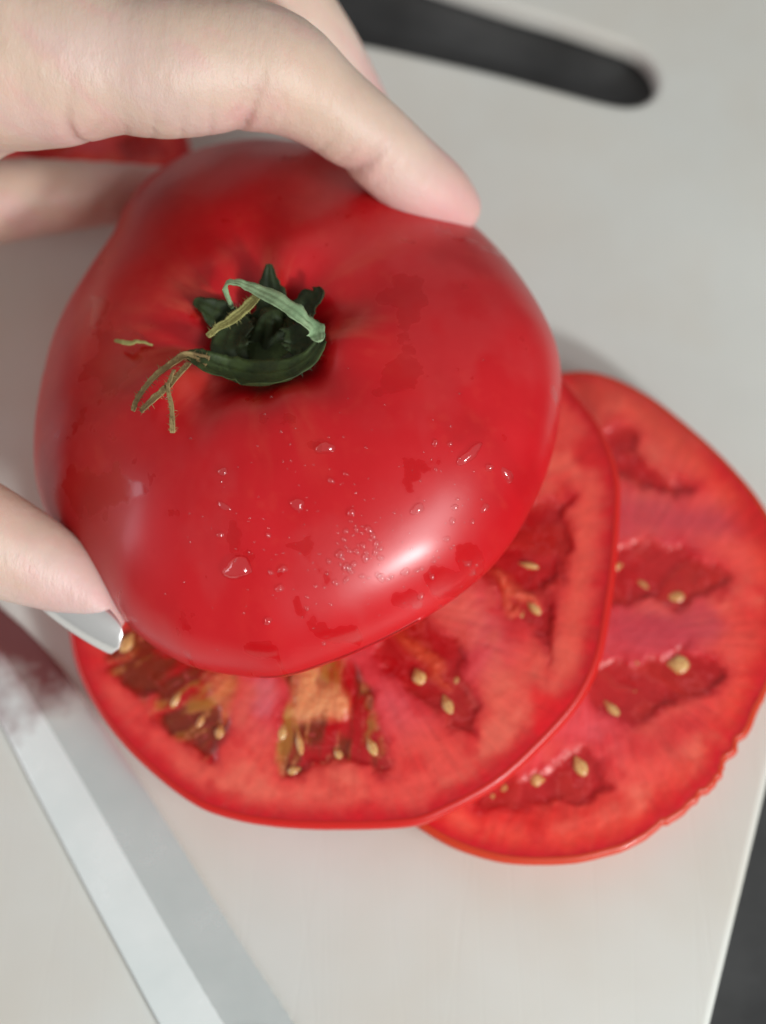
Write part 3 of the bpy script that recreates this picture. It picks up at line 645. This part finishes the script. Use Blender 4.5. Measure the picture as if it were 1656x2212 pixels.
sub(strip('sepal', [A(378, 800, .35), A(364, 835, .4), A(372, 880, .4), A(374, 935, .35)], [.05, .06, .08, .09], M_dry, None, curl=.5, hairs=70))
sub(strip('sepal', [A(330, 745, .05), A(300, 738, .1), A(285, 742, .15), A(268, 740, .2), A(249, 736, .2)], [.03, .06, .08, .08, .05], M_straw, None))
# pale strap folded over the stem
sub(strip('sepal', [A(502, 665, .45), A(496, 650, .6), A(487, 625, .75), A(493, 612, .85), A(520, 613, .9), A(560, 630, .95), A(610, 655, .95), A(650, 685, .85), A(680, 715, .6), A(692, 738, .35)],
          [.08, .09, .10, .14, .2, .3, .34, .38, .36, .1], M_pale, None, curl=.15, nrm=unit(NC+.35*E2)))
sub(strip('sepal', [A(560, 640, .8), A(535, 665, .75), A(505, 690, .7), A(475, 708, .65), A(450, 728, .6)], [.14, .2, .2, .13, .1], M_straw, None, curl=.4, hairs=70))

# ---- water on the skin
def dome(name, q, nn, L, Wd, h, ang, parent=None, seed=0, seg=20):
    a0 = unit(np.cross(nn, [0, 1, .3])); b0 = np.cross(nn, a0); ca, sa = math.cos(ang), math.sin(ang)
    a = a0*ca+b0*sa; b = -a0*sa+b0*ca; V = []; m = 7
    for i in range(m):
        t = math.pi/2*i/(m-1)*.985; rr_ = math.cos(t); z = math.sin(t)
        for k in range(seg):
            f = 2*math.pi*k/seg; wv_ = 1+.14*math.sin(2*f+seed)+.10*math.sin(3*f+2*seed)+.04*math.sin(5*f+3*seed)
            x = L*rr_*math.cos(f)*wv_; y = Wd*rr_*math.sin(f)*wv_
            base = q+a*x+b*y
            # follow the skin
            g = BVH.find_nearest(Vector(base)); bb = np.array(g[0])
            V.append(bb+nn*(h*z-.006))
    V.append(q+nn*(h-.006)); V.append(q-nn*.012); T = len(V)-2
    F = [(i*seg+k, i*seg+(k+1) % seg, (i+1)*seg+(k+1) % seg, (i+1)*seg+k) for i in range(m-1) for k in range(seg)]
    F += [((m-1)*seg+k, (m-1)*seg+(k+1) % seg, T) for k in range(seg)]+[((k+1) % seg, k, T+1) for k in range(seg)]
    return V, F
def zC(p): return ((500+p[0]*.5737)*.8644, (1050+p[1]*.5738)*.8644)
big = [((165, 645), .30, .24, .11, 'large water drop on the lower left front of the tomato skin, widest of all'),
       ((1175, 150), .33, .13, .09, 'long slanted water drop high on the right shoulder of the tomato'),
       ((545, 122), .22, .12, .07, 'flat slanted water drop on the tomato front, high and left of centre'),
       ((425, 368), .17, .12, .06, 'small clear water drop left of the cluster of beads on the tomato'),
       ((948, 388), .15, .11, .07, 'water drop with two bright glints above the bright reflection on the tomato'),
       ((1340, 240), .20, .13, .05, 'reddish water drop on the far right flank of the tomato'),
       ((1240, 382), .14, .08, .05, 'thin water drop right above the bright reflection on the tomato'),
       ((1185, 660), .08, .08, .06, 'round brilliant water bead at the lower right rim of the tomato'),
       ((90, 500), .08, .07, .05, 'small bead above the widest drop on the tomato front'),
       ((635, 235), .065, .05, .045, 'small bright bead just below the flat slanted drop on the tomato'),
       ((100, 225), .13, .08, .05, 'faint drop on the left of the tomato front, level with its middle'),
       ((105, 375), .16, .07, .04, 'faint smeared drop left of the clear drop on the tomato'),
       ((640, 692), .07, .055, .05, 'small twin bead on the tomato below the bead cluster')]
for i, (p_, L, Wd, h, lab) in enumerate(big):
    x, y = zC(p_); r_ = hit(x, y)
    if r_ is None: continue
    q, nn = r_; V, F = dome('d', q, nn, L/2*1.55, Wd/2*1.55, h*1.35, [0, .7, .3, 2.6, .4, 2.6, .9, 0, 0, 0, .3, 2.5, .8][i], seed=i*1.7)
    o = mesh('water_drop', V, F, M_water); tag(o, lab, 'water drop', 'drops of water on the tomato')
    # beads share one origin convention: left in world space
bx = [(660, 403), (658, 440), (708, 463), (737, 478), (756, 505), (683, 478), (638, 484), (668, 500), (706, 492), (628, 520), (600, 537), (712, 548), (770, 537), (787, 560), (742, 520), (653, 570), (684, 573), (726, 577), (766, 575), (610, 583), (742, 602), (787, 599), (637, 552), (612, 628), (651, 645), (671, 628), (708, 680), (735, 686), (778, 675), (790, 686), (562, 615), (310, 664), (362, 648), (543, 728), (570, 801), (468, 770), (468, 818), (297, 873), (347, 732), (505, 722), (630, 707), (592, 708), (960, 763), (888, 727), (965, 646), (1165, 622), (1205, 630), (1018, 595), (1010, 680), (1100, 440), (1186, 442), (1110, 380), (1122, 345), (1226, 345), (847, 403), (1028, 215), (1025, 100), (1090, 104), (1260, 207), (572, 265), (724, 120), (835, 680), (820, 690), (895, 660), (1075, 517), (1092, 555), (1105, 545), (540, 970), (300, 502), (1020, 612), (945, 655), (660, 660), (620, 600), (690, 545), (722, 600), (640, 640), (555, 668)]
VV, FF = [], []
for i, p_ in enumerate(bx):
    x, y = zC(p_); r_ = hit(x, y)
    if r_ is None: continue
    s_ = random.choice([.03, .038, .05, .06, .075]); V, F = dome('b', r_[0], r_[1], s_, s_*.95, s_*1.1, 0, seed=i, seg=10)
    k = len(VV); VV += V; FF += [tuple(a+k for a in f) for f in F]
for _ in range(170):
    x, y = zC((random.gauss(650, 330), random.gauss(450, 260))); r_ = hit(x, y)
    if r_ is None: continue
    s_ = random.uniform(.012, .026); V, F = dome('b', r_[0], r_[1], s_, s_, s_, 0, seg=8); k = len(VV); VV += V; FF += [tuple(a+k for a in f) for f in F]
tag(mesh('water_beads', VV, FF, M_water), 'scatter of tiny water beads on the front of the tomato', 'water beads', kind='stuff')

# ------------------------------------------------------------------ knife
def knife():
    zt = .15
    right = catmull([(-260, 1120), (-120, 1200), (0, 1310), (65, 1368), (135, 1445), (212, 1552), (300, 1682), (400, 1842), (500, 2002), (572, 2112), (640, 2214), (760, 2400)], 6, False)
    left = catmull([(-260, 1130), (-180, 1240), (-100, 1370), (-40, 1480), (15, 1585), (70, 1694), (125, 1800), (180, 1905), (235, 2008), (290, 2110), (345, 2212), (470, 2430)], 6, False)
    n = 240
    def res(P):
        d = np.r_[0, np.cumsum(np.hypot(*np.diff(P, axis=0).T))]; t = np.linspace(0, d[-1], n); return np.c_[np.interp(t, d, P[:, 0]), np.interp(t, d, P[:, 1])]
    Rr = np.array([at(x, y, .05) for x, y in res(right)]); Ll = np.array([at(x, y, zt) for x, y in res(left)])
    # shallow scallops of the serrated edge towards the heel
    root = empty('knife', (Rr[n//2]+Ll[n//2])/2*np.array([1, 1, 0])); V = []
    m = 10
    for i in range(n):
        t = i/(n-1); e = unit(Rr[i]-Ll[i]); ser = .022*abs(math.sin(i*.62))*max(0, (t-.60))/.4*2 if t > .6 else 0
        rr_ = Rr[i]-e*ser; bl = Ll[i]*.52+rr_*.48; bl[2] = zt+.0
        pts = [Ll[i]+[0, 0, -.16], Ll[i]+[0, 0, -.02], Ll[i]+e*.03, Ll[i]*.75+bl*.25+[0, 0, .012], Ll[i]*.4+bl*.6+[0, 0, .012], bl+[0, 0, .0], bl*.66+rr_*.34, bl*.2+rr_*.8, rr_+[0, 0, 0], rr_+[0, 0, -.03]]
        V += [np.array([q[0], q[1], max(q[2], .012)]) for q in pts]
    F = [(i*m+k, i*m+(k+1) % m, (i+1)*m+(k+1) % m, (i+1)*m+k) for i in range(n-1) for k in range(m)]+[tuple(range(m)), tuple((n-1)*m+k for k in range(m))[::-1]]
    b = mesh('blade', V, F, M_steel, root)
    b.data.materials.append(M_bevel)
    mi = np.zeros(len(b.data.polygons), np.int32)
    for i in range(n-1):
        for k in (5, 6, 7): mi[i*m+k] = 1
    b.data.polygons.foreach_set('material_index', mi)
    b.data.set_sharp_from_angle(angle=math.radians(8))
    a0 = (Rr[-1]+Ll[-1])/2; dr = unit(Rr[-1]-Rr[-20]); a0[2] = .5
    tube([a0-dr*.3, a0+dr*.1, a0+dr*3, a0+dr*8, a0+dr*10, a0+dr*10.4], [.8, 1.0, .95, 1.05, .9, .3], M_handle, 'handle', root, 20, .6)
    tag(root, 'steel kitchen knife with a serrated edge lying on the board at the lower left', 'knife')
knife()

# ------------------------------------------------------------------ hand
def hand():
    vox = .055
    J = lambda px, py, z, rp: (at(px, py, z), rp*np.linalg.norm(at(px, py, z)-CAMP)/FP)
    chains = {
        'index': [J(985, 450, 4.0, 52), J(942, 416, 4.35, 70), J(880, 372, 4.8, 80), J(800, 300, 5.5, 84), J(700, 222, 6.1, 92), J(600, 158, 6.6, 118), J(500, 138, 6.8, 132), J(360, 142, 7.0, 142), J(240, 130, 7.1, 142), J(100, 110, 7.1, 190), J(-120, 60, 7.1, 240)],
        'middle': [J(815, 300, 2.9, 52), J(770, 235, 3.4, 66), J(700, 125, 4.2, 80), J(620, 20, 5.0, 90), J(520, -60, 5.8, 112), J(300, -110, 6.4, 125), J(60, -120, 6.7, 180), J(-150, -100, 6.8, 240)],
        'ring': [J(370, 412, 1.5, 46), J(230, 418, 1.9, 62), J(60, 428, 2.3, 78), J(-100, 435, 2.9, 90), J(-300, 350, 4.2, 120), J(-450, 150, 5.6, 220)],
        'little': [J(430, -90, 2.6, 56), J(250, -200, 3.6, 76), J(0, -260, 5.0, 110), J(-300, -200, 6.0, 200)],
        'thumb': [J(229, 1330, 2.95, 40), J(190, 1284, 3.1, 58), J(130, 1240, 3.3, 72), J(60, 1205, 3.5, 90), J(-40, 1160, 3.8, 108), J(-160, 1090, 4.4, 118), J(-300, 930, 5.2, 160), J(-400, 650, 6.0, 220), J(-420, 350, 6.4, 270)],
        'web': [J(120, 215, 6.3, 62), J(-20, 235, 6.0, 88), J(-250, 300, 5.9, 150)],
        'palm': [J(-120, 0, 6.9, 250), J(-350, 100, 6.6, 310), J(-420, 350, 6.4, 270), J(-700, 100, 6.4, 300), J(-1100, 80, 6.4, 270)],
    }
    allp = [j for c in chains.values() for j in c]
    lo = np.min([p-r for p, r in allp], 0)-.5; hi = np.max([p+r for p, r in allp], 0)+.5; lo[0] = max(lo[0], -14.5)
    dim = np.ceil((hi-lo)/vox).astype(int); D = np.full(dim, .6, np.float32); pad = .65
    ax = [lo[i]+np.arange(dim[i])*vox for i in range(3)]
    def prim(a, ra, b, rb, k, flat=None):
        l = np.minimum(a-ra, b-rb)-pad; h = np.maximum(a+ra, b+rb)+pad
        s = [slice(max(0, int((l[i]-lo[i])/vox)), max(0, min(dim[i], int((h[i]-lo[i])/vox)+1))) for i in range(3)]
        X, Y, Z = [ax[i][s[i]].astype(np.float32) for i in range(3)]
        if min(len(X), len(Y), len(Z)) == 0: return
        X = X[:, None, None]-a[0]; Y = Y[None, :, None]-a[1]; Z = Z[None, None, :]-a[2]; ab = b-a
        t = np.clip((X*ab[0]+Y*ab[1]+Z*ab[2])/np.dot(ab, ab), 0, 1)
        d = np.sqrt((X-t*ab[0])**2+(Y-t*ab[1])**2+(Z-t*ab[2])**2)-(ra+t*(rb-ra))
        cur = D[s[0], s[1], s[2]]; hh = np.clip(.5+.5*(cur-d)/k, 0, 1)
        D[s[0], s[1], s[2]] = np.minimum(cur*(1-hh)+d*hh-k*hh*(1-hh), .6)
    parts = {}
    for nm_, ch in chains.items():
        P = catmull([np.r_[p, r] for p, r in ch], 3, False)
        parts[nm_] = P
        for i in range(len(P)-1):
            prim(P[i, :3], P[i, 3], P[i+1, :3], P[i+1, 3], .10 if nm_ in ('index', 'middle', 'ring', 'little') else .18)
    # creases: (pixel, z, finger axis) shallow grooves across the flexion side
    def groove(c, axd, wdt, dep, reach):
        dep = dep*1.25; l = c-reach*1.6; h = c+reach*1.6
        s = [slice(max(0, int((l[i]-lo[i])/vox)), max(0, min(dim[i], int((h[i]-lo[i])/vox)+1))) for i in range(3)]
        X = ax[0][s[0]][:, None, None]-c[0]; Y = ax[1][s[1]][None, :, None]-c[1]; Z = ax[2][s[2]][None, None, :]-c[2]
        t = X*axd[0]+Y*axd[1]+Z*axd[2]; rr_ = np.sqrt(X*X+Y*Y+Z*Z)
        D[s[0], s[1], s[2]] += (dep*np.exp(-(t/wdt)**2)*np.exp(-(rr_/reach)**2)).astype(np.float32)
    ix = lambda a, b: unit(at(*b)-at(*a))
    groove(at(785, 352, 5.6), ix((880, 375, 4.9), (700, 222, 6.1)), .07, .05, .55)
    groove(at(760, 372, 5.5), ix((880, 375, 4.9), (700, 222, 6.1)), .22, .07, .5)
    groove(at(535, 262, 6.7), ix((700, 222, 6.1), (360, 142, 7)), .07, .06, .6)
    groove(at(520, 285, 6.5), ix((700, 222, 6.1), (360, 142, 7)), .16, .05, .5)
    groove(at(170, 268, 6.9), unit(ix((360, 142, 7), (100, 110, 7.1))+np.array([0, .5, 0])), .07, .07, .7)
    for (x, y) in ((270, 255), (330, 262), (395, 262), (455, 258), (610, 290), (650, 300)):
        groove(at(x, y, 6.8), unit(ix((500, 138, 6.8), (240, 130, 7.1))+np.array([0, random.uniform(-.2, .2), 0])), .04, .034, .42)
    for (x, y, z) in ((655, 205, 6.5), (672, 235, 6.4), (838, 360, 5.4), (815, 330, 5.6), (750, 330, 5.8), (705, 300, 6.0), (215, 262, 6.9), (500, 250, 6.9), (575, 275, 6.7)):
        groove(at(x, y, z), unit(ix((880, 375, 4.9), (500, 138, 6.8))+np.array([0, random.uniform(-.2, .2), 0])), .04, .03, .35)
    g = vdb.FloatGrid(.6); g.copyFromArray(D.astype(np.float32)); pts, quads = g.convertToQuads(0.0)[:2] if len(g.convertToQuads(0.0)) == 2 else (g.convertToQuads(0.0)[0], g.convertToQuads(0.0)[-1])
    V = pts.astype(float)*vox+lo
    # smooth the voxel steps
    E = np.concatenate([quads[:, [0, 1]], quads[:, [1, 2]], quads[:, [2, 3]], quads[:, [3, 0]]]).astype(np.int64)
    cnt = np.bincount(E.ravel(), minlength=len(V)).astype(float)
    for it in range(6):
        acc = np.zeros_like(V)
        for k in range(3):
            acc[:, k] = np.bincount(E[:, 0], V[E[:, 1], k], len(V))+np.bincount(E[:, 1], V[E[:, 0], k], len(V))
        V = V+(.5 if it % 2 == 0 else -.52)*(acc/cnt[:, None]-V)
    # colouring: rosy at the finger ends and underside creases, creamier on the back of the hand
    base = np.array(srgb(224, 196, 177)); rosy = np.array(srgb(228, 168, 166)); pale = np.array(srgb(226, 196, 190)); tan = np.array(srgb(216, 188, 164))
    c = base*np.ones((len(V), 1))
    tips = {k: parts[k][0, :3] for k in ('index', 'middle', 'ring', 'little', 'thumb')}
    for k, tp in tips.items():
        d = np.linalg.norm(V-tp, axis=1); w1 = sstep(3.0, .9, d)[:, None]; c = c*(1-.7*w1)+pale*.7*w1; w2 = sstep(1.9, .5, d)[:, None]*(.75 if k != 'thumb' else .3); c = c*(1-w2)+rosy*w2
    n3 = fbm(V[:, 0]*3+V[:, 2]*2, V[:, 1]*3-V[:, 2], 15, 4); k = (sstep(.5, .75, n3)*.28)[:, None]; c = c*(1-k)+rosy*k
    nz = fbm(V[:, 0]*1.1+V[:, 2], V[:, 1]*1.1, 5, 4); k = (sstep(.5, .8, nz)*.45)[:, None]; c = c*(1-k)+tan*k
    k = (sstep(.5, .2, nz)*.4)[:, None]; c = c*(1-k)+pale*k
    for cc_, rr_ in ((at(785, 352, 5.6), .45), (at(535, 262, 6.7), .5), (at(170, 268, 6.9), .5)):
        d = np.linalg.norm(V-cc_, axis=1)[:, None]; k = np.exp(-(d/rr_)**2)*.35; c = c*(1-k)+rosy*k
    root = empty('hand', at(-350, 100, 5))
    f = quads.astype(np.int64)
    me_o = mesh('skin', V, f, M_hand, root, True, np.clip(c, 0, 1))
    tag(root, 'light skinned hand with silver nail polish reaching from the left, pinching the tomato half', 'hand')
    # nails
    def nail(c0, axis, nrm, L, Wd, Rc, sweep=1.0, mt=M_nail):
        axis = unit(axis); nrm = unit(nrm-np.dot(nrm, axis)*axis); s = np.cross(nrm, axis); V = []; nu, nv = 26, 17
        for side in (0, 1):
            for i in range(nu):
                u = i/(nu-1); wd = (1-abs(2*u-1)**4.6)**.5*.5*Wd if 0 < u < 1 else .01
                wd = wd*(1-.18*sstep(.5, 1, u))
                for k in range(nv):
                    x = (k/(nv-1)*2-1)*wd; th = x/Rc; drop = -.10*(2*u-1)**2
                    rad = Rc-(.035 if side else 0)*(1 if 0 < k < nv-1 and 0 < i < nu-1 else .3)
                    V.append(c0+axis*(u-.5)*L+s*rad*math.sin(th)+nrm*(rad*math.cos(th)-Rc+drop))
        F = []
        for i in range(nu-1):
            for k in range(nv-1):
                a_ = i*nv+k; F.append((a_, a_+1, a_+nv+1, a_+nv)); b_ = a_+nu*nv; F.append((b_, b_+nv, b_+nv+1, b_+1))
        ring = [k for k in range(nv)]+[i*nv+nv-1 for i in range(1, nu)]+[(nu-1)*nv+k for k in range(nv-2, -1, -1)]+[i*nv for i in range(nu-2, 0, -1)]
        for a_, b_ in zip(ring, ring[1:]+ring[:1]): F.append((b_, a_, a_+nu*nv, b_+nu*nv))
        o = mesh('nail', V, F, mt, root); return o
    toc = unit(CAMP-at(180, 1350, 3.1)); axd = unit(at(258, 1405, 2.85)-at(95, 1295, 3.15))
    side = np.cross(axd, toc); side = side if side[1] < 0 else -side
    nail(at(160, 1346, 3.30), axd, .74*toc+.67*side, 1.70, 1.16, .46)
    # index and middle nails face away, up and to the right
    for nm_, c_, a_, b_ in (('i', (985, 395, 4.1), (880, 300, 5.1), (1035, 436, 4.0)), ('m', (850, 268, 2.9), (780, 170, 3.6), (860, 290, 2.6))):
        ad = unit(at(*b_)-at(*a_)); nail(at(*c_)+np.array([0, 0, -.1]), ad, np.array([.75, .75, -.2]), 1.1, .75, .45)
hand()
